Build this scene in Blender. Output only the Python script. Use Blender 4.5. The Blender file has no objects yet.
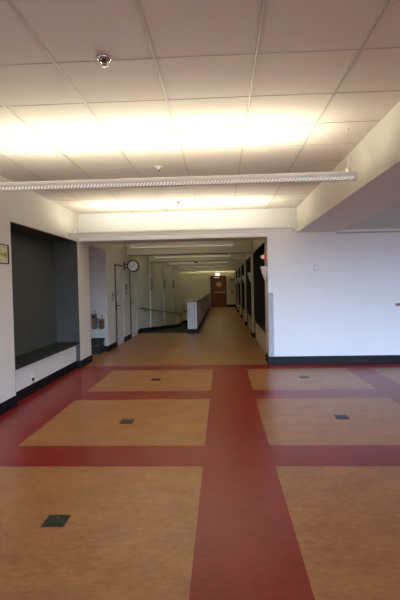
import bpy, bmesh, math, random
from mathutils import Vector, Matrix
random.seed(4)
C = bpy.context.scene.collection
PI = math.pi

# ------------------------------------------------------------------ materials
def new_mat(name):
    m = bpy.data.materials.new(name); m.use_nodes = True
    return m, m.node_tree, m.node_tree.nodes['Principled BSDF']

def mat(name, col, rough=.6, metal=0., spec=.5, noise=0., nscale=8., bump=0., bscale=60., rvar=0., stretch=(1, 1, 1)):
    m, nt, b = new_mat(name)
    b.inputs['Base Color'].default_value = (*col, 1)
    b.inputs['Roughness'].default_value = rough
    b.inputs['Metallic'].default_value = metal
    b.inputs['Specular IOR Level'].default_value = spec
    tc = nt.nodes.new('ShaderNodeTexCoord')
    mp = nt.nodes.new('ShaderNodeMapping'); mp.inputs['Scale'].default_value = stretch
    nt.links.new(tc.outputs['Object'], mp.inputs['Vector'])
    if noise:
        n = nt.nodes.new('ShaderNodeTexNoise'); n.inputs['Scale'].default_value = nscale
        n.inputs['Detail'].default_value = 6; n.inputs['Roughness'].default_value = .65
        nt.links.new(mp.outputs[0], n.inputs['Vector'])
        r = nt.nodes.new('ShaderNodeValToRGB')
        r.color_ramp.elements[0].position = .3; r.color_ramp.elements[1].position = .7
        r.color_ramp.elements[0].color = (*[max(0, c*(1-noise)) for c in col], 1)
        r.color_ramp.elements[1].color = (*[min(1, c*(1+noise)) for c in col], 1)
        nt.links.new(n.outputs['Fac'], r.inputs['Fac']); nt.links.new(r.outputs['Color'], b.inputs['Base Color'])
        if rvar:
            q = nt.nodes.new('ShaderNodeMapRange')
            q.inputs['To Min'].default_value = rough-rvar; q.inputs['To Max'].default_value = rough+rvar
            nt.links.new(n.outputs['Fac'], q.inputs['Value']); nt.links.new(q.outputs[0], b.inputs['Roughness'])
    if bump:
        n2 = nt.nodes.new('ShaderNodeTexNoise'); n2.inputs['Scale'].default_value = bscale
        n2.inputs['Detail'].default_value = 3
        nt.links.new(mp.outputs[0], n2.inputs['Vector'])
        bp = nt.nodes.new('ShaderNodeBump'); bp.inputs['Strength'].default_value = bump; bp.inputs['Distance'].default_value = .004
        nt.links.new(n2.outputs['Fac'], bp.inputs['Height']); nt.links.new(bp.outputs[0], b.inputs['Normal'])
    return m

def emit(name, col, strength):
    m, nt, b = new_mat(name)
    b.inputs['Base Color'].default_value = (*col, 1)
    b.inputs['Emission Color'].default_value = (*col, 1)
    b.inputs['Emission Strength'].default_value = strength
    m.cycles.emission_sampling = 'NONE'
    return m

def linoleum(name, col, col2, rough):
    # marbled linoleum: broad mottling with finer directional flecks
    m, nt, b = new_mat(name)
    tc = nt.nodes.new('ShaderNodeTexCoord')
    def noise(scale, stretch, detail):
        mp = nt.nodes.new('ShaderNodeMapping'); mp.inputs['Scale'].default_value = stretch
        nt.links.new(tc.outputs['Object'], mp.inputs['Vector'])
        n = nt.nodes.new('ShaderNodeTexNoise'); n.inputs['Scale'].default_value = scale
        n.inputs['Detail'].default_value = detail; n.inputs['Roughness'].default_value = .7
        nt.links.new(mp.outputs[0], n.inputs['Vector']); return n
    a = noise(3.0, (.9, 1.3, 1), 8); c = noise(22, (.8, 1.3, 1), 5); w = noise(1.1, (1, 1, 1), 3)
    mx = nt.nodes.new('ShaderNodeMath'); mx.operation = 'ADD'
    nt.links.new(a.outputs['Fac'], mx.inputs[0]); nt.links.new(c.outputs['Fac'], mx.inputs[1])
    r = nt.nodes.new('ShaderNodeMapRange'); r.inputs['From Min'].default_value = .74; r.inputs['From Max'].default_value = 1.26
    nt.links.new(mx.outputs[0], r.inputs['Value'])
    mc = nt.nodes.new('ShaderNodeMix'); mc.data_type = 'RGBA'
    mc.inputs[6].default_value = (*col, 1); mc.inputs[7].default_value = (*col2, 1)
    nt.links.new(r.outputs[0], mc.inputs[0]); nt.links.new(mc.outputs[2], b.inputs['Base Color'])
    q = nt.nodes.new('ShaderNodeMapRange'); q.inputs['To Min'].default_value = rough; q.inputs['To Max'].default_value = rough+.03
    nt.links.new(w.outputs['Fac'], q.inputs['Value']); nt.links.new(q.outputs[0], b.inputs['Roughness'])
    b.inputs['Specular IOR Level'].default_value = .36
    return m

def perforated(name, col):
    # white sheet metal with a band of slot stripes, drawn glowing as if lit from inside
    m, nt, b = new_mat(name)
    b.inputs['Base Color'].default_value = (*col, 1); b.inputs['Roughness'].default_value = .45
    uv = nt.nodes.new('ShaderNodeUVMap')
    sep = nt.nodes.new('ShaderNodeSeparateXYZ'); nt.links.new(uv.outputs[0], sep.inputs[0])
    def M(op, a, bb=None):
        n = nt.nodes.new('ShaderNodeMath'); n.operation = op
        for i, v in enumerate((a, bb)):
            if v is None: continue
            if isinstance(v, (int, float)): n.inputs[i].default_value = v
            else: nt.links.new(v, n.inputs[i])
        return n.outputs[0]
    along = M('ADD', M('MULTIPLY', sep.outputs[0], 1/.031), M('MULTIPLY', sep.outputs[1], 5.0))
    slot = M('LESS_THAN', M('FRACT', along), .40)
    v = sep.outputs[1]
    band = M('MULTIPLY', M('GREATER_THAN', v, PERF[0]), M('LESS_THAN', v, PERF[1]))
    fac = M('MULTIPLY', slot, band)
    # slot glow painted as emission, standing for lamp light through the holes
    tr = nt.nodes.new('ShaderNodeEmission'); tr.inputs[0].default_value = (1, .93, .76, 1); tr.inputs[1].default_value = .95; m.cycles.emission_sampling = 'NONE'
    mix = nt.nodes.new('ShaderNodeMixShader')
    out = nt.nodes['Material Output']
    nt.links.new(fac, mix.inputs[0]); nt.links.new(b.outputs[0], mix.inputs[1]); nt.links.new(tr.outputs[0], mix.inputs[2])
    nt.links.new(mix.outputs[0], out.inputs[0])
    return m
PERF = (.23, .38)

def artwork(name, bg, c1, c2, scale, seed):
    m, nt, b = new_mat(name)
    tc = nt.nodes.new('ShaderNodeTexCoord'); mp = nt.nodes.new('ShaderNodeMapping')
    mp.inputs['Location'].default_value = (seed, seed*.7, seed*1.3); mp.inputs['Rotation'].default_value = (.5, 0, 0)
    mp.inputs['Scale'].default_value = (1, 1, 2.2)
    nt.links.new(tc.outputs['Object'], mp.inputs[0])
    n = nt.nodes.new('ShaderNodeTexNoise'); n.inputs['Scale'].default_value = scale; n.inputs['Detail'].default_value = 2
    nt.links.new(mp.outputs[0], n.inputs['Vector'])
    r = nt.nodes.new('ShaderNodeValToRGB'); e = r.color_ramp.elements
    e[0].position = .42; e[0].color = (*bg, 1); e[1].position = .66; e[1].color = (*c2, 1)
    k = e.new(.54); k.color = (*c1, 1)
    nt.links.new(n.outputs['Fac'], r.inputs['Fac']); nt.links.new(r.outputs[0], b.inputs['Base Color'])
    b.inputs['Roughness'].default_value = .35
    return m

WALL = mat('wall_paint', (.66, .635, .575), .55, noise=.02, nscale=3, bump=.12, bscale=140)
WALLW = mat('white_wall_paint', (.82, .83, .85), .5, noise=.015, nscale=3, bump=.12, bscale=140)
HALLY = mat('cream_corridor_paint', (.66, .63, .50), .55, noise=.02, nscale=3, bump=.1, bscale=140)
TILE = mat('acoustic_tile', (.74, .685, .64), .85, noise=.02, nscale=90, bump=.25, bscale=180)
GRID = mat('ceiling_grid_metal', (.52, .48, .44), .45)
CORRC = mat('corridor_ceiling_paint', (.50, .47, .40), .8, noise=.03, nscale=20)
BEAMP = mat('beam_paint', (.76, .73, .66), .6, noise=.02, nscale=4)
NICHE = mat('dark_grey_niche_paint', (.048, .051, .044), .6, noise=.12, nscale=5, bump=.08, bscale=60)
BENCH = mat('dark_bench_laminate', (.020, .021, .020), .5, spec=.3, noise=.15, nscale=12)
SHOWC = mat('black_niche_lining', (.022, .022, .018), .45, noise=.1, nscale=6)  # right niche lining, a darker copy of the left niche grey
BASE = mat('black_rubber_base', (.006, .0065, .008), .5, spec=.15, noise=.1, nscale=10)
TAN = linoleum('tan_linoleum', (.285, .122, .041), (.47, .225, .085), .277)
RED = linoleum('red_linoleum', (.18, .0105, .0075), (.31, .021, .0145), .28)
CARPET = mat('dark_green_carpet', (.020, .030, .022), .95, noise=.3, nscale=60, bump=.5, bscale=200)
WHITE = mat('white_enamel', (.78, .76, .72), .4, noise=.02, nscale=20)
STEEL = mat('brushed_steel', (.62, .61, .57), .22, metal=1, noise=.08, nscale=30, stretch=(1, 1, .1))
DSTEEL = mat('dark_steel', (.16, .155, .14), .4, metal=.8, noise=.1, nscale=20)
CHROME = mat('chrome', (.75, .74, .72), .15, metal=1, noise=.02, nscale=30)
BLACK = mat('black_plastic', (.012, .012, .012), .4, noise=.1, nscale=30)
DIAL = mat('white_clock_dial', (.80, .78, .78), .4, noise=.01, nscale=10)
BROWN = mat('dark_brown_frame', (.070, .036, .020), .45, noise=.2, nscale=14, stretch=(1, 1, .2))
DOORP = mat('pale_door_paint', (.70, .67, .655), .45, noise=.02, nscale=5)
DOORB = mat('brown_wood_door', (.155, .058, .024), .6, spec=.2, noise=.22, nscale=9, stretch=(3, 1, .25))
CAP = mat('brown_wood_cap', (.16, .095, .055), .35, noise=.2, nscale=10, stretch=(4, .4, 4))
HALF = mat('half_wall_paint', (.52, .48, .44), .6, noise=.03, nscale=8)
RAILM = mat('dark_bronze_rail', (.055, .045, .035), .35, metal=.4, noise=.1, nscale=20)
GREYM = mat('grey_guard_vinyl', (.40, .40, .43), .5, noise=.12, nscale=16)
PLATE = mat('dark_floor_plate', (.018, .020, .018), .38, metal=.3, noise=.25, nscale=40)
SCONCE = mat('frosted_white_sconce', (.72, .72, .72), .5, noise=.02, nscale=20)
ALARM = mat('red_alarm_plastic', (.62, .09, .03), .4, noise=.05, nscale=20)
PINK = mat('pink_paper', (.62, .40, .36), .7, noise=.05, nscale=30)
PAPER = mat('white_mat_board', (.66, .62, .46), .7, noise=.03, nscale=30)
WOODR = mat('brown_handrail_wood', (.34, .24, .21), .4, noise=.2, nscale=10)
TUBE = emit('fluorescent_tube', (1, .93, .76), 4)
EXITF = emit('exit_sign_face', (1, .86, .74), 1.6)
EXITR = emit('exit_sign_letters', (.9, .10, .05), 1.0)
PERFM = perforated('perforated_white_metal', (.82, .78, .72))

# ------------------------------------------------------------------ mesh helpers
class MB:
    def __init__(s): s.bm = bmesh.new(); s.uv = None
    def box(s, x0, x1, y0, y1, z0, z1, mi=0, bev=0.):
        b = bmesh.new()
        bmesh.ops.create_cube(b, size=1)
        bmesh.ops.scale(b, vec=(abs(x1-x0), abs(y1-y0), abs(z1-z0)), verts=b.verts)
        bmesh.ops.translate(b, vec=((x0+x1)/2, (y0+y1)/2, (z0+z1)/2), verts=b.verts)
        if bev: bmesh.ops.bevel(b, geom=b.edges[:], offset=bev, segments=2, affect='EDGES', profile=.5)
        for f in b.faces: f.material_index = mi
        s.add(b); return s
    def add(s, b):
        me = bpy.data.meshes.new('t'); b.to_mesh(me); b.free()
        s.bm.from_mesh(me); bpy.data.meshes.remove(me)
    def prism(s, pts, axis, a0, a1, mi=0):
        # polygon pts in the two remaining axes (in xyz order) extruded along axis
        def p3(p, a):
            if axis == 0: return (a, p[0], p[1])
            if axis == 1: return (p[0], a, p[1])
            return (p[0], p[1], a)
        b = bmesh.new()
        v0 = [b.verts.new(p3(p, a0)) for p in pts]; v1 = [b.verts.new(p3(p, a1)) for p in pts]
        n = len(pts)
        b.faces.new(v0); b.faces.new(v1)
        for i in range(n): b.faces.new((v0[i], v0[(i+1) % n], v1[(i+1) % n], v1[i]))
        bmesh.ops.recalc_face_normals(b, faces=b.faces)
        for f in b.faces: f.material_index = mi
        s.add(b); return s
    def lathe(s, prof, center, axis='Z', n=32, mi=0, ang=2*PI, a0=0.):
        # prof: list of (radius, height) ; revolve around axis through center
        b = bmesh.new(); rings = []
        full = abs(ang-2*PI) < 1e-6
        m = n if full else n+1
        for r, h in prof:
            ring = []
            for i in range(m):
                a = a0+ang*i/n
                x, y = r*math.cos(a), r*math.sin(a)
                p = {'Z': (x, y, h), 'Y': (x, h, y), 'X': (h, x, y)}[axis]
                ring.append(b.verts.new(Vector(p)+Vector(center)))
            rings.append(ring)
        for k in range(len(rings)-1):
            for i in range(n):
                j = (i+1) % m
                b.faces.new((rings[k][i], rings[k][j], rings[k+1][j], rings[k+1][i]))
        bmesh.ops.remove_doubles(b, verts=b.verts, dist=1e-5)
        bmesh.ops.recalc_face_normals(b, faces=b.faces)
        for f in b.faces: f.material_index = mi; f.smooth = True
        s.add(b); return s
    def tube(s, pts, r, n=10, mi=0):
        pts = [Vector(p) for p in pts]; b = bmesh.new(); rings = []
        for i, p in enumerate(pts):
            d = (pts[min(i+1, len(pts)-1)]-pts[max(i-1, 0)]).normalized()
            up = Vector((0, 0, 1)) if abs(d.z) < .9 else Vector((1, 0, 0))
            a = d.cross(up).normalized(); c = d.cross(a).normalized()
            rings.append([b.verts.new(p+r*(a*math.cos(2*PI*k/n)+c*math.sin(2*PI*k/n))) for k in range(n)])
        for k in range(len(rings)-1):
            for i in range(n):
                b.faces.new((rings[k][i], rings[k][(i+1) % n], rings[k+1][(i+1) % n], rings[k+1][i]))
        b.faces.new(rings[0]); b.faces.new(rings[-1])
        bmesh.ops.recalc_face_normals(b, faces=b.faces)
        for f in b.faces: f.material_index = mi; f.smooth = len(f.verts) == 4
        s.add(b); return s
    def build(s, name, mats, parent=None, loc=None):
        me = bpy.data.meshes.new(name)
        if loc: bmesh.ops.translate(s.bm, vec=-Vector(loc), verts=s.bm.verts)
        s.bm.to_mesh(me); s.bm.free()
        for m in (mats if isinstance(mats, (list, tuple)) else [mats]): me.materials.append(m)
        o = bpy.data.objects.new(name, me); C.objects.link(o)
        if loc: o.location = loc
        if parent: o.parent = parent
        return o

def tag(o, label, cat, group=None):
    o['label'] = label; o['category'] = cat
    if group: o['group'] = group
    return o
def thing(name, label, cat, loc=(0, 0, 0), group=None):
    o = bpy.data.objects.new(name, None); C.objects.link(o); o.location = loc; o.empty_display_size = .1
    return tag(o, label, cat, group)
def struct(name, mb, mats, parent=None, loc=None):
    o = mb.build(name, mats, parent, loc)
    if parent is None: o['kind'] = 'structure'
    return o
def copy_tree(o, parent=None):
    c = o.copy(); C.objects.link(c)
    if parent: c.parent = parent
    for ch in list(o.children): copy_tree(ch, c)
    return c
def text_mesh(name, body, size, m, depth=.002):
    cu = bpy.data.curves.new(name, 'FONT'); cu.body = body; cu.size = size; cu.extrude = depth
    cu.align_x = 'CENTER'; cu.align_y = 'CENTER'
    to = bpy.data.objects.new(name, cu); C.objects.link(to)
    dg = bpy.context.evaluated_depsgraph_get(); me = bpy.data.meshes.new_from_object(to.evaluated_get(dg))
    bpy.data.objects.remove(to)
    me.materials.clear(); me.materials.append(m)
    o = bpy.data.objects.new(name, me); C.objects.link(o); return o

# ------------------------------------------------------------------ dimensions (metres; camera at x=0, y=0, z=1.5, corridor along +y)
L = -2.68                 # left wall face
R = .855                  # corridor right face
YB = 8.45                 # white back wall face
YE = 31.0                 # corridor end wall
CZ = 2.895                # ceiling
HZ = 2.38                 # underside of lintel and corridor beams
BX0, BX1, BZ = 1.40, 2.12, 2.44   # ceiling beam
SOF = 2.475               # lower ceiling beyond the beam
YF = -7.0                 # wall behind the viewpoint
XR = 7.6                  # window wall on the right
BEAMS = [12.8, 16.7, 20.6, 24.5, 28.4]
BW = .5
RAMP0, RAMP1, RZ = 14.45, 28.0, -1.03
def ramp_z(y): return 0 if y < RAMP0 else (RZ if y > RAMP1 else RZ*(y-RAMP0)/(RAMP1-RAMP0))

# ------------------------------------------------------------------ floor
xs = [L-.5, -1.985, -.185, .413, 2.14, 2.56, 4.3, 4.75, 6.5, XR+.2]
redx = [True, False, True, False, True, False, True, False, True]
ys = [YF-.2]
bands = []
for k in range(-5, 2):
    c0 = 3.70+2.22*k; bands.append((c0, c0+.49))
bands.append((8.02, YB+.02))
bm = bmesh.new()
yy = []
for a, b_ in bands: yy += [a, b_]
yy = [y for y in yy if y > YF-.2]
yy = [YF-.2]+yy
def quad(bm, x0, x1, y0, y1, z, mi):
    f = bm.faces.new([bm.verts.new((x0, y0, z)), bm.verts.new((x1, y0, z)), bm.verts.new((x1, y1, z)), bm.verts.new((x0, y1, z))])
    f.material_index = mi
for i in range(len(yy)-1):
    ym = (yy[i]+yy[i+1])/2
    isb = any(a <= ym <= b_ for a, b_ in bands)
    for j in range(len(xs)-1):
        quad(bm, xs[j], xs[j+1], yy[i], yy[i+1], 0, 1 if (isb or redx[j]) else 0)
y0 = YB+.02
quad(bm, L-.5, 1.5, y0, RAMP0, 0, 0)
quad(bm, -1.10, 1.5, RAMP0, YE+.3, 0, 0)
bmesh.ops.remove_doubles(bm, verts=bm.verts, dist=1e-5)
f = MB(); f.add(bm)
# thickness underneath
f.box(L-.5, XR+.2, YF-.2, RAMP0, -.12, -.004, 0)
f.box(-1.10, 1.5, RAMP0, YE+.3, -.12, -.004, 0)
struct('floor', f, [TAN, RED])

r = MB()
r.prism([(RAMP0, 0), (RAMP1, RZ), (YE, RZ), (YE, RZ-.15), (RAMP1, RZ-.15), (RAMP0, -.15)], 0, L, -1.10)
struct('floor_ramp', r, CARPET)

# ------------------------------------------------------------------ ceilings
c = MB().box(L-.3, BX0+.05, YF-.1, YB+.1, CZ, CZ+.12)
ceil = struct('ceiling', c, TILE)
g = MB()
T = .6185
x = -1.0036-2*T
while x < BX0:
    if x > L: g.box(x-.007, x+.007, YF, YB, CZ-.007, CZ+.002)
    x += T
gy = MB()
y = 2.1795+T-10*T
while y < YB:
    gy.box(L, BX0, y-.003, y+.003, CZ-.003, CZ+.002)
    y += T
g.build('ceiling_grid', GRID, ceil); gy.build('cross_grid', GRID, ceil)
struct('ceiling_corridor', MB().box(L-.3, 1.6, YB+.5, YE+.1, CZ, CZ+.12), CORRC)
struct('ceiling_soffit', MB().box(BX1-.02, XR+.1, YF-.1, YB+.02, SOF, SOF+.2), mat('grey_soffit_paint', (.60, .63, .58), .6, noise=.02))
struct('trim_beam', MB().box(BX0, BX1, YF, YB, BZ, CZ+.05), BEAMP)
cb = MB()
for yb in BEAMS: cb.box(L, R+.02, yb, yb+BW, HZ+.03, CZ)
struct('trim_corridor_beams', cb, HALLY)

# ------------------------------------------------------------------ left wall
NA, NB_ = 5.67, 8.34       # niche
AA, AB = 9.06, 10.42       # alcove
D1A, D1B = 11.32, 12.15     # door openings
D2A, D2B = 13.12, 14.0
DZ = 2.06
ZT = CZ+.05
TH = .30
w = MB()
w.box(L-TH, L, YF, NA, 0, ZT)
w.box(L-TH-.3, L, NA, NB_, 2.37, ZT)
w.box(L-TH-.3, L, NB_, AA, 0, ZT)
w.box(L-TH-.3, L, AA, AB, 2.37, ZT)
w.box(L-.62, L-.46, AA, AB, 0, 2.37)
w.box(L-TH-.3, L, AB, D1A, 0, ZT)
w.box(L-TH, L, D1A, D1B, DZ, ZT)
w.box(L-TH, L, D1B, D2A, 0, ZT)
w.box(L-TH, L-.13, D1A, D1B, 0, DZ); w.box(L-TH, L-.13, D2A, D2B, 0, DZ)
w.box(L-TH, L, D2A, D2B, DZ, ZT)
w.box(L-TH, L, D2B, YE, -1.4, ZT)
for yb in BEAMS[1:]:       # shallow pilasters below the corridor beams, along the ramp
    w.box(L-.01, L+.03, yb-.02, yb+BW+.02, -1.4, CZ)
struct('wall_left', w, WALL)
e = .012
struct('wall_niche_back', MB().box(L-.46, L-.44, NA, NB_, .40, 2.37), NICHE)
struct('wall_niche_near', MB().box(L-.44, L-.002, NA-.001, NA+e, .0, 2.37-e), NICHE)
struct('wall_niche_far', MB().box(L-.44, L-.002, NB_-e, NB_+.001, .135, 2.37-e), NICHE)
struct('wall_niche_head', MB().box(L-.44, L-.002, NA, NB_, 2.37-e, 2.372), NICHE)
b = thing('niche_bench', 'long built-in bench with dark top and white front, filling the dark grey wall niche', 'bench', (L-.2, (NA+NB_)/2, 0))
pl = b.location
MB().box(L-.439, L-.005, NA+.013, NB_-.013, .45, .49, bev=.004).build('bench_top', BENCH, b).location = -pl
MB().box(L-.14, L-.075, NA+.013, NB_-.013, 0, .45).build('front_panel', WALL, b).location = -pl

bb = MB(); t_, h_ = .014, .135
bb.box(L, L+t_, YF, NA, 0, h_)
bb.box(L-.075, L-.075+t_, NA, NB_, 0, h_)
bb.box(L-.08, L, NA-.0, NA+t_, 0, h_)
bb.box(L, L+t_, NB_-t_, AA, 0, h_); bb.box(L-.075+t_, L, NB_-t_, NB_, 0, h_)
bb.box(L-.46, L-.46+t_, AA, AB, 0, h_)
bb.box(L-.46, L+t_, AB-t_, AB, 0, h_)
bb.box(L, L+t_, AB-t_, D1A-.10, 0, h_)
bb.box(L, L+t_, D1B+.0, D2A-.10, 0, h_)
bb.box(L, L+t_, D2B+.06, RAMP0-.1, 0, h_)
# down the ramp, following its slope
bb.prism([(RAMP0-.1, 0), (RAMP0-.1, h_), (RAMP0, h_+.02), (RAMP1, RZ+h_+.03), (YE, RZ+h_+.03), (YE, RZ), (RAMP1, RZ), (RAMP0, 0)], 0, L+.001, L+t_)
for yb in BEAMS[1:]:
    a_, b2 = yb-.034, yb+BW+.034
    bb.prism([(a_, ramp_z(a_)), (a_, ramp_z(a_)+h_+.03), (b2, ramp_z(b2)+h_+.03), (b2, ramp_z(b2))], 0, L+.001, L+.03+t_)
struct('baseboard_left', bb, BASE)

def side_door(name, ya, yb):
    fr = MB()
    fr.box(L-.12, L+.012, ya-.10, ya+.012, 0, DZ+.03); fr.box(L-.12, L+.012, ya+.012, yb, DZ-.005, DZ+.03)
    root = struct(name, MB().box(L-.055, L-.008, ya+.013, yb-.001, .002, DZ-.006, bev=.002), DOORP)
    fr.build('door_frame', BROWN, root)
    MB().box(L-.12, L+.010, yb, yb+.05, 0, DZ+.03).build('door_jamb', DOORP, root)
    h = MB(); h.tube([(L-.008, ya+.10, 1.03), (L+.045, ya+.10, 1.03), (L+.045, ya+.22, 1.03)], .011)
    h.box(L-.008, L-.003, ya+.07, ya+.13, .93, 1.13, bev=.002)
    h.build('door_handle', BLACK, root)
    hg = MB()
    for z in (.25, 1.05, 1.85): hg.tube([(L-.004, yb-.012, z-.05), (L-.004, yb-.012, z+.05)], .007)
    hg.build('hinge', STEEL, root)
side_door('door_1', D1A, D1B)
side_door('door_2', D2A, D2B)

ALC = mat('grey_alcove_lining', (.43, .395, .35), .55, noise=.02, nscale=4)  # alcove lining, a darker grey than the left wall
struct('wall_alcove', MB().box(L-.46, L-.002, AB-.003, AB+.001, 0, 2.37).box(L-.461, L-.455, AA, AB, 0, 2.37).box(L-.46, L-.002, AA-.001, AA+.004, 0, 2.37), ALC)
# ------------------------------------------------------------------ back wall with lintel
w = MB()
w.box(R, XR+.1, YB, YB+.6, 0, ZT)
w.box(L, R, YB, YB+.6, HZ, ZT)
struct('wall_back', w, WALLW)
struct('baseboard_back', MB().box(R-t_, XR, YB-t_, YB, 0, .15, bev=.002).box(R-t_, R, YB, YB+.6, 0, .15), BASE)
struct('trim_shadow_line', MB().box(BX1, XR, YB-.012, YB, 2.40, 2.425, bev=.002), mat('grey_shadow_line', (.42, .40, .38), .6, noise=.05))  # thin grey strip painting in the shadow line below the soffit

# ------------------------------------------------------------------ corridor right wall: niches between pilasters
w = MB(); nn = MB(); bb = MB()
starts = [YB+.6]+[b_+BW for b_ in BEAMS]
ends = BEAMS+[YE]
for s0, s1 in zip(starts, ends):
    w.box(R+.035, R+.62, s0, s1, HZ, CZ)                 # wall above niche
    nn.box(R+.50, R+.62, s0, s1, 0, HZ)                 # dark back
    nn.box(R+.04, R+.50, s0, s0+.012, 0, HZ); nn.box(R+.04, R+.50, s1-.012, s1, 0, HZ)
    nn.box(R+.04, R+.50, s0+.012, s1-.012, HZ-.012, HZ)
    bb.box(R, R+.07, s1-t_-.012, s1-.012, 0, h_)
for b_ in BEAMS:
    w.box(R, R+.62, b_, b_+BW, 0, CZ)
    bb.box(R-t_, R, b_-t_, b_+BW+t_, 0, h_)
struct('wall_right', w, HALLY); struct('wall_right_niches', nn, SHOWC); struct('baseboard_right', bb, BASE)
place = ['nearest the hall', 'second from the hall', 'third from the hall', 'fourth from the hall', 'fifth from the hall', 'nearest the end door']
for i, (s0, s1) in enumerate(zip(starts, ends)):
    q = thing('niche_bench', 'cream bench with dark top in the right corridor niche ' + place[i], 'bench', (R+.2, (s0+s1)/2, 0), 'benches in the right corridor niches')
    p = q.location
    MB().box(R+.06, R+.499, s0+.013, s1-.013, .45, .49, bev=.004).build('bench_top', BENCH, q).location = -p
    MB().box(R+.07, R+.14, s0+.013, s1-.013, 0, .45).build('front_panel', HALLY, q).location = -p

# ------------------------------------------------------------------ end wall and its door
DX0, DX1, DH = -.74, .26, 2.10
w = MB()
w.box(L-.1, DX0, YE, YE+.2, -1.4, CZ); w.box(DX1, 1.6, YE, YE+.2, 0, CZ); w.box(DX0, DX1, YE, YE+.2, DH, CZ); w.box(DX0, DX1, YE+.1, YE+.2, 0, DH)
struct('wall_end', w, HALLY)
struct('baseboard_end', MB().box(DX1+.06, R+.5, YE-t_, YE, 0, .15).box(-.80, DX0-.06, YE-t_, YE, 0, .15).box(L, -1.1, YE-t_, YE, RZ, RZ+.15), BASE)
d = struct('door_3', MB().box(DX0, DX1, YE+.02, YE+.065, 0, DH), DOORB)
MB().box(DX0-.05, DX0, YE-.02, YE+.1, 0, DH+.05).box(DX1, DX1+.05, YE-.02, YE+.1, 0, DH+.05).box(DX0, DX1, YE-.02, YE+.1, DH, DH+.05).build('door_frame', BROWN, d)
MB().box(DX0+.2, DX1-.06, YE-.03, YE-.005, .98, 1.05, bev=.006).box(DX1-.13, DX1-.05, YE-.035, YE+.02, .93, 1.12, bev=.005).box(DX0+.2, DX0+.25, YE-.01, YE+.02, .97, 1.06).build('push_bar', GREYM, d)
MB().box(DX0+.22, DX0+.55, YE-.05, YE+.02, 1.98, 2.06, bev=.008).tube([(DX0+.5, YE-.02, 2.07), (DX0+.75, YE-.03, 2.075)], .012).build('door_closer', STEEL, d)
pn = MB().box(DX0+.38, DX0+.70, YE+.012, YE+.02, 1.42, 1.70).build('door_notice', PINK)
tag(pn, 'pink paper notice taped to the brown door at the corridor end', 'notice')

# ------------------------------------------------------------------ half wall beside the ramp
HX0, HX1, HY0, HY1 = -1.10, -.81, 14.3, 30.0
hw = struct('wall_half', MB().box(HX0, HX1, HY0, HY1, -1.2, .98).box(HX0, HX1, HY1, YE, -1.2, -.001), HALF)
MB().box(HX0-.025, HX1+.025, HY0-.02, HY1, .98, 1.02, bev=.006).build('wall_cap', CAP, hw)
MB().box(HX0+.10, HX0+.115, HY0-.012, HY0, .13, .98).box(HX0+.17, HX0+.185, HY0-.012, HY0, .13, .98).box(HX0, HX0+.03, HY0-.012, HY0, .13, .98).box(HX1-.03, HX1, HY0-.012, HY0, .13, .98).build('edge_strip', WHITE, hw)
MB().box(HX0-t_, HX1+t_, HY0-t_, HY0, 0, .13).box(HX1, HX1+t_, HY0, HY1, 0, .13).build('wall_base', BASE, hw)
ev = MB()
for k in range(1, 15):
    ev.box(HX1, HX1+.006, HY0+k*1.05-.012, HY0+k*1.05+.012, .13, .98)
ev.build('panel_joint', mat('half_wall_joint', (.20, .17, .15), .6, noise=.1), hw)

# ramp handrail
hr = thing('handrail', 'dark handrail running down the left wall beside the ramp', 'handrail', (L, RAMP0, 0))
p = hr.location
off = .095
pts = [(L, RAMP0+.15, .80), (L+off, RAMP0+.15, .80)]
for y in (RAMP0+.3, 18, 22, 26, RAMP1, 29.5): pts.append((L+off, y, ramp_z(y)+.80))
pts += [(L+off, YE-.09, RZ+.80), (-1.25, YE-.09, RZ+.80)]
MB().tube(pts, .024, 12).build('rail', RAILM, hr).location = -p
for y in [RAMP0+.9+1.95*k for k in range(8)]:
    z = ramp_z(y)+.80
    base = L+.03 if any(b_-.03 <= y <= b_+BW+.03 for b_ in BEAMS[1:]) else L
    MB().tube([(base, y, z-.07), (L+off-.02, y, z-.06), (L+off, y, z-.02)], .009, 8).box(base, base+.008, y-.03, y+.03, z-.11, z-.04).build('bracket', RAILM, hr).location = -p

# ------------------------------------------------------------------ walls out of view with the windows that light the place
w = MB()
w.box(L-TH, XR+.2, YF-.25, YF, 0, .12).box(L-TH, XR+.2, YF-.25, YF, 2.36, ZT)
fx = [L-TH, -1.9, -.2, .2, 1.9, 2.3, 4.6, 5.0, XR-.3, XR+.2]
for a, b_ in ((L-TH, .8), (2.7, 2.9), (4.8, 5.0), (6.9, XR+.2)): w.box(a, b_, YF-.25, YF, .12, 2.36)
struct('wall_front', w, WALLW)
struct('wall_window', MB().box(XR, XR+.25, YF, YB+.6, 0, ZT), WALLW)
FWIN = [(.8, 2.7), (2.9, 4.8), (5.0, 6.9)]
FR = mat('grey_window_frame', (.25, .25, .25), .4, metal=.6, noise=.05)
k = 1
for a, b_ in FWIN:
    q = MB()
    for xv in (a+.025, (a+b_)/2, b_-.025): q.box(xv-.025, xv+.025, YF-.15, YF-.09, .12, 2.36)
    for zv in (.145, 2.335): q.box(a, b_, YF-.15, YF-.09, zv-.025, zv+.025)
    struct('window_%d' % k, q, FR); k += 1
def portal(name, loc, rot, sx, sy):
    l = bpy.data.lights.new(name, 'AREA'); l.shape = 'RECTANGLE'; l.size = sx; l.size_y = sy
    l.cycles.is_portal = True
    o = bpy.data.objects.new(name, l); C.objects.link(o); o.location = loc; o.rotation_euler = rot
for a, b_ in FWIN: portal('window_portal', ((a+b_)/2, YF-.2, 1.24), (PI/2, 0, 0), b_-a, 2.24)

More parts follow.
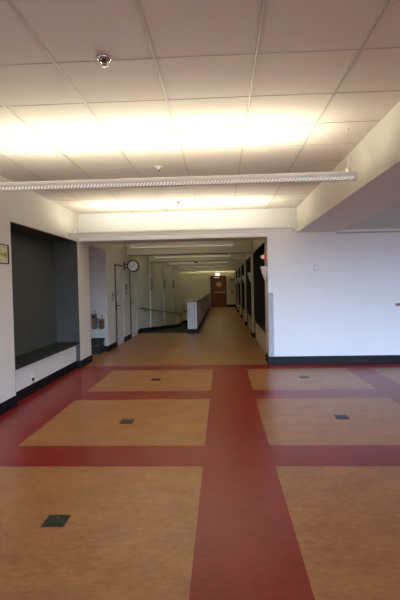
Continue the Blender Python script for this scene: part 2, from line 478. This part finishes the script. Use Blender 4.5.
# ------------------------------------------------------------------ suspended tube lights
def perf_body(x0, x1, rr):
    # open-topped trough: 270 degrees of a cylinder, uv.x along the length in metres, uv.y around the profile
    b = bmesh.new(); uvl = b.loops.layers.uv.new('UVMap')
    N = 28; seg = max(1, int((x1-x0)/.6)); A0, A1 = math.radians(58), math.radians(302)
    # angle measured from straight up, towards -y (viewer side) first
    V = []
    for i in range(seg+1):
        xx = x0+(x1-x0)*i/seg; row = []
        for k in range(N+1):
            a = A0+(A1-A0)*k/N
            row.append((b.verts.new((xx, -rr*math.sin(a), rr*math.cos(a))), (xx-x0, k/N)))
        V.append(row)
    for i in range(seg):
        for k in range(N):
            qs = [V[i][k], V[i+1][k], V[i+1][k+1], V[i][k+1]]
            f = b.faces.new([q[0] for q in qs]); f.smooth = True
            for l, q in zip(f.loops, qs): l[uvl].uv = q[1]
    return b
def tube_light(label, group, x0, x1, y, z, rr, ztop, power, col, wires, tz=.008):
    xm = (x0+x1)/2
    t = thing('suspended_tube_light', label, 'ceiling light', (xm, y, z), group)
    h = (x1-x0)/2
    m = MB(); m.add(perf_body(-h+.03, h-.03, rr))
    o = m.build('perforated_housing', PERFM, t)
    sl = o.modifiers.new('sheet', 'SOLIDIFY'); sl.thickness = .0015; sl.offset = -1
    for s in (-1, 1):
        MB().lathe([(0, -.03*s), (rr*.8, -.03*s), (rr*1.03, -.022*s), (rr*1.03, .022*s), (rr*.9, .03*s), (0, .03*s)], (s*(h-.03), 0, 0), 'X', 28).build('end_cap', WHITE, t)
    MB().tube([(-h+.07, 0, -.012), (h-.07, 0, -.012)], .013, 10).build('lamp_tube', TUBE, t)
    for wx in wires:
        lx = wx-xm
        MB().tube([(lx, 0, rr*.2), (lx, 0, ztop-z-.006)], .0012, 6).build('suspension_wire', STEEL, t)
        MB().lathe([(0, rr*.78), (.022, rr*.80), (.027, rr*1.05), (.020, rr*1.35), (.006, rr*1.6), (0, rr*1.6)], (lx, 0, 0), 'Z', 16).box(lx-.016, lx+.016, -rr*.85, rr*.85, rr*.62, rr*.82).build('wire_clip', WHITE, t)
        MB().lathe([(0, ztop-z-.03), (.006, ztop-z-.028), (.007, ztop-z-.006), (.016, ztop-z-.005), (.016, ztop-z), (0, ztop-z)], (lx, 0, 0), 'Z', 16).build('ceiling_canopy', WHITE, t)
    # the lamp itself: two strips back to back along the tube, shining up and out over the rims of the trough
    for sg in (-1, 1):
        l = bpy.data.lights.new('tube_lamp', 'AREA'); l.shape = 'RECTANGLE'; l.size = (x1-x0)-(.62 if x1-x0 > 3 else .4); l.size_y = .034
        l.energy = power/2; l.color = col
        lo = bpy.data.objects.new('tube_lamp', l); C.objects.link(lo)
        a = math.radians(62)
        lo.location = (xm-.06*(x1-x0 > 3), y+sg*.0085, z+rr*.53-.011)
        lo.rotation_euler = (PI+sg*a*-1, 0, 0)
    return t
WARM = (1, .94, .70)
CORW = (1, .92, .56)
P_HALL, P_CORR, P_END = 60, 42, 70
gH = 'suspended tube lights in the hall'
tube_light('long white perforated tube light hung across the hall, the one nearest the viewer', gH, -2.55, 1.25, 4.22, 2.478, .049, CZ, P_HALL, WARM, (-2.3, 1.17), .016)
tube_light('long white perforated tube light hung just in front of the corridor lintel', gH, -2.60, 1.22, 7.65, 2.42, .046, CZ, P_HALL, WARM, (-2.5, 1.16), .013)
gC = 'tube lights in the corridor'
cl = ['first', 'second', 'third', 'fourth', 'fifth']
for i, y in enumerate([10.95, 15.0, 18.9, 22.8, 26.7]):
    tube_light('slim white tube light under the corridor ceiling, %s one in from the hall' % cl[i], gC, -2.22, .32, y, 2.475, .033, CZ, P_CORR, CORW, (-2.15, .25))
tube_light('glowing tube light at the far end of the corridor, close to the end wall', gC, -2.30, 1.0, 30.40, 2.36, .036, CZ, P_END, CORW, (-2.2, .9))

# ------------------------------------------------------------------ ceiling sprinklers
def sprinkler(x, y, z, label, nz=WHITE):
    t = thing('ceiling_sprinkler', label, 'sprinkler', (x, y, z), 'sprinkler heads in the hall ceiling')
    MB().lathe([(0, 0), (.048, 0), (.046, -.010), (.030, -.018), (.022, -.016), (0, -.016)], (0, 0, 0), 'Z', 28).build('escutcheon', CHROME if nz is BLACK else WHITE, t)
    MB().lathe([(0, -.014), (.013, -.014), (.011, -.034), (0, -.034)], (0, 0, 0), 'Z', 16).build('nozzle', nz, t)
    MB().lathe([(0, -.044), (.026, -.044), (.028, -.048), (0, -.050)], (0, 0, 0), 'Z', 20).tube([(.016, 0, -.015), (.020, 0, -.03), (.004, 0, -.046)], .003, 6).tube([(-.016, 0, -.015), (-.020, 0, -.03), (-.004, 0, -.046)], .003, 6).build('deflector', CHROME, t)
sprinkler(-.69, 2.76, CZ-.003, 'chrome sprinkler head on the ceiling nearest the viewer, top left of the photo', BLACK)
sprinkler(-.71, 5.27, CZ-.003, 'chrome sprinkler head on the ceiling just above and behind the near tube light')
sprinkler(-.70, 7.50, CZ-.003, 'chrome sprinkler head on the ceiling above the far hall tube light')

# ------------------------------------------------------------------ floor boxes
def plate(x, y, label):
    s = .0725
    t = thing('floor_box', label, 'floor box', (x, y, 0), 'square floor outlet boxes')
    MB().box(-s, s, -s, s, .0005, .004, bev=.0012).build('frame', PLATE, t)
    MB().box(-s+.012, s-.012, -s+.012, s-.012, .004, .0065, bev=.001).build('lid', PLATE, t)
    MB().lathe([(0, .0065), (.010, .0065), (.010, .0078), (0, .0078)], (0, s*.45, 0), 'Z', 16).build('lid_latch', DSTEEL, t)
plate(-1.095, 2.82, 'dark square floor box in the nearest left tan panel, largest of the five')
plate(-1.085, 4.95, 'dark square floor box in the second left tan panel')
plate(-1.09, 7.2, 'dark square floor box in the farthest left tan panel')
plate(1.31, 5.07, 'dark square floor box on the right, nearer the viewer than the one by the wall')
plate(1.29, 7.28, 'faint dark square floor box in the right tan panel closest to the white wall')

# ------------------------------------------------------------------ framed picture on the left wall (half out of frame)
def picture(label, y0, y1, z0, z1, face, art, group=None, fw=.016):
    t = thing('framed_picture', label, 'picture', (face, (y0+y1)/2, (z0+z1)/2), group)
    hy, hz = (y1-y0)/2, (z1-z0)/2
    MB().box(0, .022, -hy, -hy+fw, -hz, hz).box(0, .022, hy-fw, hy, -hz, hz).box(0, .022, -hy+fw, hy-fw, -hz, -hz+fw).box(0, .022, -hy+fw, hy-fw, hz-fw, hz).build('frame', BLACK, t)
    MB().box(0, .010, -hy+fw, hy-fw, -hz+fw, hz-fw).build('mount', PAPER, t)
    MB().box(.010, .012, -hy+fw*2.2, hy-fw*2.2, -hz+fw*2.2, hz-fw*2.2).build('artwork', art, t)
    return t
picture('small black framed picture with yellow green leaves on the left wall by the dark niche', 5.17, 5.565, 1.815, 2.055, L, artwork('leaf_print', (.62, .58, .36), (.42, .44, .08), (.18, .22, .05), 9, 3.1), fw=.014)
gp = 'pictures along the ramp wall'
picture('framed picture on the ramp wall, nearest the clock', 16.72, 17.18, 1.38, 1.80, L+.03, artwork('blue_print', (.45, .48, .42), (.20, .28, .28), (.08, .12, .14), 6, 1.2), gp, .03)
picture('framed picture on the ramp wall, between the other two', 20.62, 21.08, 1.38, 1.80, L+.03, artwork('grey_print', (.40, .42, .32), (.26, .30, .24), (.10, .13, .12), 6, 5.2), gp, .03)
picture('darkest framed picture on the ramp wall, farthest from the clock', 24.52, 24.98, 1.38, 1.80, L+.03, artwork('brown_print', (.22, .17, .10), (.14, .09, .05), (.05, .04, .03), 6, 8.2), gp, .03)

# ------------------------------------------------------------------ clock on a bracket
t = thing('wall_clock', 'round black rimmed clock with white dial on a bracket off the left corridor wall', 'clock', (L+.255, 12.35, 2.075))
RC = .168
MB().lathe([(RC-.028, -.045), (RC-.006, -.050), (RC, -.040), (RC, .040), (RC-.006, .05), (RC-.028, .045), (RC-.028, -.045)], (0, 0, 0), 'Y', 48).build('clock_case', BLACK, t)
dl = MB().lathe([(0, -.034), (RC-.018, -.034), (RC-.018, .034), (0, .034)], (0, 0, 0), 'Y', 48).build('dial', DIAL, t)
for k in range(12):
    a = k*PI/6; m = MB(); wd = .006 if k % 3 == 0 else .0035
    m.box(-wd, wd, -.036, -.034, RC-.055, RC-.030); bmesh.ops.rotate(m.bm, verts=m.bm.verts, cent=(0, 0, 0), matrix=Matrix.Rotation(a, 3, 'Y'))
    m.build('hour_mark', BLACK, dl)
for nm, ln, wd, ang, yy_ in (('hour_hand', .075, .007, math.radians(52), -.038), ('minute_hand', .112, .0045, math.radians(232), -.041)):
    m = MB(); m.prism([(-wd, -.02), (wd, -.02), (wd*.6, ln), (-wd*.6, ln)], 1, yy_, yy_-.002)
    bmesh.ops.rotate(m.bm, verts=m.bm.verts, cent=(0, 0, 0), matrix=Matrix.Rotation(ang, 3, 'Y')); m.build(nm, BLACK, t)
MB().box(-.26, -.243, -.07, .07, -.11, .11, bev=.004).tube([(-.25, 0, .05), (-RC+.004, 0, .03)], .014).tube([(-.25, 0, -.05), (-RC+.004, 0, -.03)], .014).build('bracket', BLACK, t)

# ------------------------------------------------------------------ small things on the left wall
t = thing('door_sign', 'small grey room sign on the wall just left of the near pale door', 'sign', (L, 10.95, 1.27))
MB().box(0, .010, -.07, .07, -.11, .11, bev=.003).build('sign_plate', GREYM, t)
MB().box(.010, .013, -.05, .05, .02, .08).build('sign_insert', mat('dark_sign_insert', (.12, .11, .10), .5, noise=.05), t)
t = thing('door_sign', 'narrow dark room sign on the wall below the bracket clock', 'sign', (L, 12.55, 1.44))
MB().box(0, .012, -.06, .06, -.15, .15, bev=.003).build('sign_plate', mat('dark_sign_plate', (.06, .055, .05), .5, noise=.05), t)
MB().box(.012, .014, -.04, .04, -.10, -.02).build('sign_insert', GREYM, t)

fx_ = L-.075
t = thing('wall_outlet', 'wall outlet with a black plug on the white bench front in the left niche', 'outlet', (fx_, 6.33, .20))
MB().box(0, .006, -.036, .036, -.02, .095, bev=.002).build('outlet_plate', WHITE, t)
MB().box(.006, .040, -.018, .018, -.014, .022, bev=.005).build('plug', BLACK, t)
MB().tube([(.03, 0, -.012), (.034, 0, -.03), (.024, .002, -.062)], .006, 8).build('plug_cord', BLACK, t)

# ------------------------------------------------------------------ drinking fountain in the alcove
ax = L-.10
t = thing('drinking_fountain', 'stainless steel drinking fountain with two bowls in the left corridor alcove', 'drinking fountain', (L-.185, AB-.005, .55))
MB().box(-.14, .13, -.018, 0, .0, .22, bev=.004).build('back_plate', DSTEEL, t)
for (bx, bz, top) in ((-.085, .0, .345), (.075, .0, .235)):
    body = MB()
    body.lathe([(.0, bz), (.052, bz), (.060, bz+.015), (.066, top-.03), (.078, top-.012), (.078, top), (.070, top), (.058, top-.02), (0, top-.028)], (bx, -.14, 0), 'Z', 28)
    bo = body.build('bowl', STEEL, t)
    MB().box(bx-.045, bx+.045, -.14, -.01, bz+.005, top-.05, bev=.01).build('cabinet', STEEL, bo)
    MB().tube([(bx, -.06, top-.03), (bx, -.06, top+.055), (bx, -.075, top+.075), (bx, -.10, top+.07)], .010, 10).lathe([(0, top+.06), (.016, top+.06), (.016, top+.082), (0, top+.085)], (bx, -.06, 0), 'Z', 14).build('spout', CHROME, bo)
    MB().box(bx-.035, bx+.035, -.222, -.208, top-.09, top-.05, bev=.003).build('push_button', BLACK, bo)
t = thing('floor_tub', 'low black tub standing on the floor below the steel drinking fountain', 'tub', (L-.215, AB-.22, 0))
def tub_ring(hx, hy, z): return [(-hx, -hy, z), (hx, -hy, z), (hx, hy, z), (-hx, hy, z)]
m = MB(); b_ = bmesh.new()
rings = [[b_.verts.new(v) for v in tub_ring(*a)] for a in ((.13, .14, .0), (.155, .165, .30), (.165, .175, .30), (.165, .175, .325), (.145, .155, .325), (.12, .13, .03))]
b_.faces.new(rings[0]); b_.faces.new(rings[-1])
for i in range(5):
    for k in range(4): b_.faces.new((rings[i][k], rings[i][(k+1) % 4], rings[i+1][(k+1) % 4], rings[i+1][k]))
bmesh.ops.recalc_face_normals(b_, faces=b_.faces)
bmesh.ops.bevel(b_, geom=[e_ for e_ in b_.edges if abs(e_.verts[0].co.z-e_.verts[1].co.z) > .01], offset=.02, segments=3, affect='EDGES')
m.add(b_); m.build('tub_body', BLACK, t)
MB().tube([(-.11, -.18, .26), (-.10, -.205, .21), (0, -.215, .19), (.10, -.205, .21), (.11, -.18, .26)], .007, 8).build('handle', STEEL, t)

# ------------------------------------------------------------------ white wall: plate, corner guard, rail end
t = thing('wall_switch', 'tiny white switch plate alone on the upper white wall', 'switch', (1.745, YB, 1.785))
MB().box(-.034, .034, -.004, 0, -.055, .055, bev=.001).build('back_box', GREYM, t)
MB().box(-.026, .026, -.009, -.004, -.046, .046, bev=.002).build('switch_plate', mat('bright_white_plastic', (.92, .92, .92), .35, noise=.01), t)
MB().box(-.006, .006, -.016, -.009, -.016, .016, bev=.002).build('toggle', WHITE, t)
cg = MB().box(R+.0, R+.095, YB-.007, YB, .152, 1.34, bev=.002).build('corner_guard', GREYM, loc=(R, YB, .152))
tag(cg, 'grey vinyl guard strip on the corner where the white wall meets the corridor', 'corner guard')
t = thing('handrail', 'brown handrail end on the white wall at the right edge of the photo', 'handrail', (3.22, YB, 1.08))
MB().tube([(0, -.07, .0), (1.4, -.07, 0)], .026, 12).tube([(.0, -.07, 0), (-.02, -.05, 0), (-.025, -.0, 0)], .026, 12).build('rail', WOODR, t)
for xx in (.08, 1.2):
    MB().tube([(xx, -.004, -.10), (xx, -.05, -.09), (xx, -.07, -.02)], .010, 8).lathe([(0, -.012), (.034, -.012), (.034, 0), (0, 0)], (xx, 0, -.10), 'Y', 18).build('bracket', STEEL, t)

# ------------------------------------------------------------------ sconces and alarm on the corridor pilasters
def sconce(y, label):
    t = thing('wall_sconce', label, 'sconce', (R, y, 1.53), 'wedge sconces on the right corridor pilasters')
    # half bowl, wide at the top and tapering to the wall
    prof = [(.004, 0), (.030, .03), (.062, .10), (.090, .19), (.112, .29), (.112, .31), (.106, .31), (.085, .19), (.02, .03), (.0, .02)]
    MB().lathe(prof, (0, 0, 0), 'Z', 24, ang=PI, a0=PI/2).build('shade', SCONCE, t)
    MB().box(-.012, 0, -.07, .07, .02, .29, bev=.003).build('back_plate', GREYM, t)
    MB().lathe([(0, .12), (.02, .13), (.028, .17), (.02, .21), (0, .22)], (-.045, 0, 0), 'Z', 14).build('bulb', DIAL, t)
sconce(YB+.25, 'white wedge shaped wall sconce below the red alarm at the corridor mouth')
for b_, lb in zip(BEAMS, ('on the second pilaster from the white wall', 'on the third pilaster from the white wall', 'on the fourth pilaster from the white wall', 'on the fifth pilaster from the white wall', 'on the last pilaster before the brown door')):
    sconce(b_+.22, 'grey wedge shaped wall sconce ' + lb)
t = thing('fire_alarm', 'red fire alarm with pale strobe on the pilaster at the corridor mouth', 'fire alarm', (R, YB+.22, 2.02))
MB().box(-.045, 0, -.06, .06, -.06, .06, bev=.006).build('alarm_body', ALARM, t)
MB().prism([(-.045, -.04), (-.095, -.028), (-.105, 0), (-.095, .028), (-.045, .04)], 1, -.045, .045).build('strobe_lens', mat('pale_strobe', (.80, .62, .55), .3, noise=.03), t)

# ------------------------------------------------------------------ far end: exit sign, boxes
t = thing('exit_sign', 'lit exit sign with red letters hanging above the brown end door', 'exit sign', (-.28, YE-.30, 2.14))
MB().box(-.17, .17, -.03, .03, 0, .20, bev=.006).build('sign_case', WHITE, t)
MB().box(-.155, .155, -.034, -.030, .015, .185).build('sign_face', EXITF, t)
tx = text_mesh('sign_letters', 'EXIT', .165, EXITR); tx.parent = t; tx.rotation_euler = (PI/2, 0, 0); tx.location = (0, -.036, .10)
MB().tube([(0, 0, .20), (0, 0, CZ-2.14)], .012, 10).build('hanger', WHITE, t)
t = thing('wall_box', 'dark square signal box high on the end wall right of the brown door', 'signal box', (.70, YE, 1.86))
MB().box(-.12, .12, -.06, 0, -.08, .08, bev=.008).build('box_body', BROWN, t)
MB().lathe([(0, -.072), (.04, -.070), (.05, -.06), (0, -.06)], (0, 0, 0), 'Y', 20).build('box_lens', GREYM, t)
t = thing('wall_box', 'small brown pull station on the end wall at door handle height', 'pull station', (.70, YE, 1.05))
MB().box(-.065, .065, -.05, 0, -.09, .09, bev=.006).build('box_body', mat('brown_red_plastic', (.16, .05, .025), .4, noise=.05), t)
MB().box(-.045, .045, -.064, -.05, -.02, .02, bev=.004).build('pull_handle', GREYM, t)
t = thing('smoke_detector', 'small dark round detector on the underside of the third corridor beam', 'smoke detector', (-.94, BEAMS[1]+.2, HZ+.03))
MB().lathe([(0, 0), (.075, 0), (.072, -.02), (0, -.02)], (0, 0, 0), 'Z', 24).build('detector_base', GREYM, t)
MB().lathe([(.06, -.02), (.058, -.045), (.03, -.062), (0, -.066)], (0, 0, 0), 'Z', 24).build('detector_dome', BLACK, t)

# ------------------------------------------------------------------ world: overcast daylight outside
W = bpy.data.worlds.new('World'); bpy.context.scene.world = W; W.use_nodes = True
nt = W.node_tree; bg = nt.nodes['Background']
tc = nt.nodes.new('ShaderNodeTexCoord'); sp = nt.nodes.new('ShaderNodeSeparateXYZ'); rp = nt.nodes.new('ShaderNodeValToRGB')
nt.links.new(tc.outputs['Generated'], sp.inputs[0])
mr = nt.nodes.new('ShaderNodeMapRange'); mr.inputs['From Min'].default_value = -1; mr.inputs['From Max'].default_value = 1
nt.links.new(sp.outputs['Z'], mr.inputs['Value']); nt.links.new(mr.outputs[0], rp.inputs['Fac'])
e = rp.color_ramp.elements
e[0].position = .49; e[0].color = (.10, .10, .10, 1); e[1].position = .51; e[1].color = (.60, .82, 1.16, 1)
e2 = e.new(.75); e2.color = (.55, .79, 1.22, 1)
nt.links.new(rp.outputs[0], bg.inputs['Color']); bg.inputs['Strength'].default_value = 56.0

# ------------------------------------------------------------------ camera
cam = bpy.data.cameras.new('Camera'); co = bpy.data.objects.new('Camera', cam); C.objects.link(co)
pan, tilt, roll = .0489, -.0319, -.0202
fw = Vector((-math.sin(pan)*math.cos(tilt), math.cos(pan)*math.cos(tilt), math.sin(tilt)))
r0 = Vector((math.cos(pan), math.sin(pan), 0)); u0 = r0.cross(fw)
rt = r0*math.cos(roll)+u0*math.sin(roll); up = -r0*math.sin(roll)+u0*math.cos(roll)
mt = Matrix((rt, up, -fw)).transposed().to_4x4(); mt.translation = (0, 0, 1.5)
co.matrix_world = mt
cam.sensor_fit = 'VERTICAL'; cam.sensor_height = 36; cam.lens = 452.06/600*36; cam.clip_start = .05; cam.clip_end = 200
S = bpy.context.scene; S.camera = co
S.view_settings.view_transform = 'Standard'; S.view_settings.look = 'None'; S.view_settings.gamma = 1
S.view_settings.use_curve_mapping = False; S.view_settings.exposure = 0.0
cy = S.cycles
cy.use_adaptive_sampling = False
cy.use_denoising = True; cy.denoiser = 'OPENIMAGEDENOISE'; cy.denoising_input_passes = 'RGB_ALBEDO_NORMAL'; cy.denoising_prefilter = 'ACCURATE'
cy.sample_clamp_indirect = 4.0; cy.blur_glossy = 1.0
cy.max_bounces = 10; cy.diffuse_bounces = 7; cy.glossy_bounces = 4
cy.use_guiding = True; cy.use_surface_guiding = True; cy.use_volume_guiding = False; cy.guiding_training_samples = 64
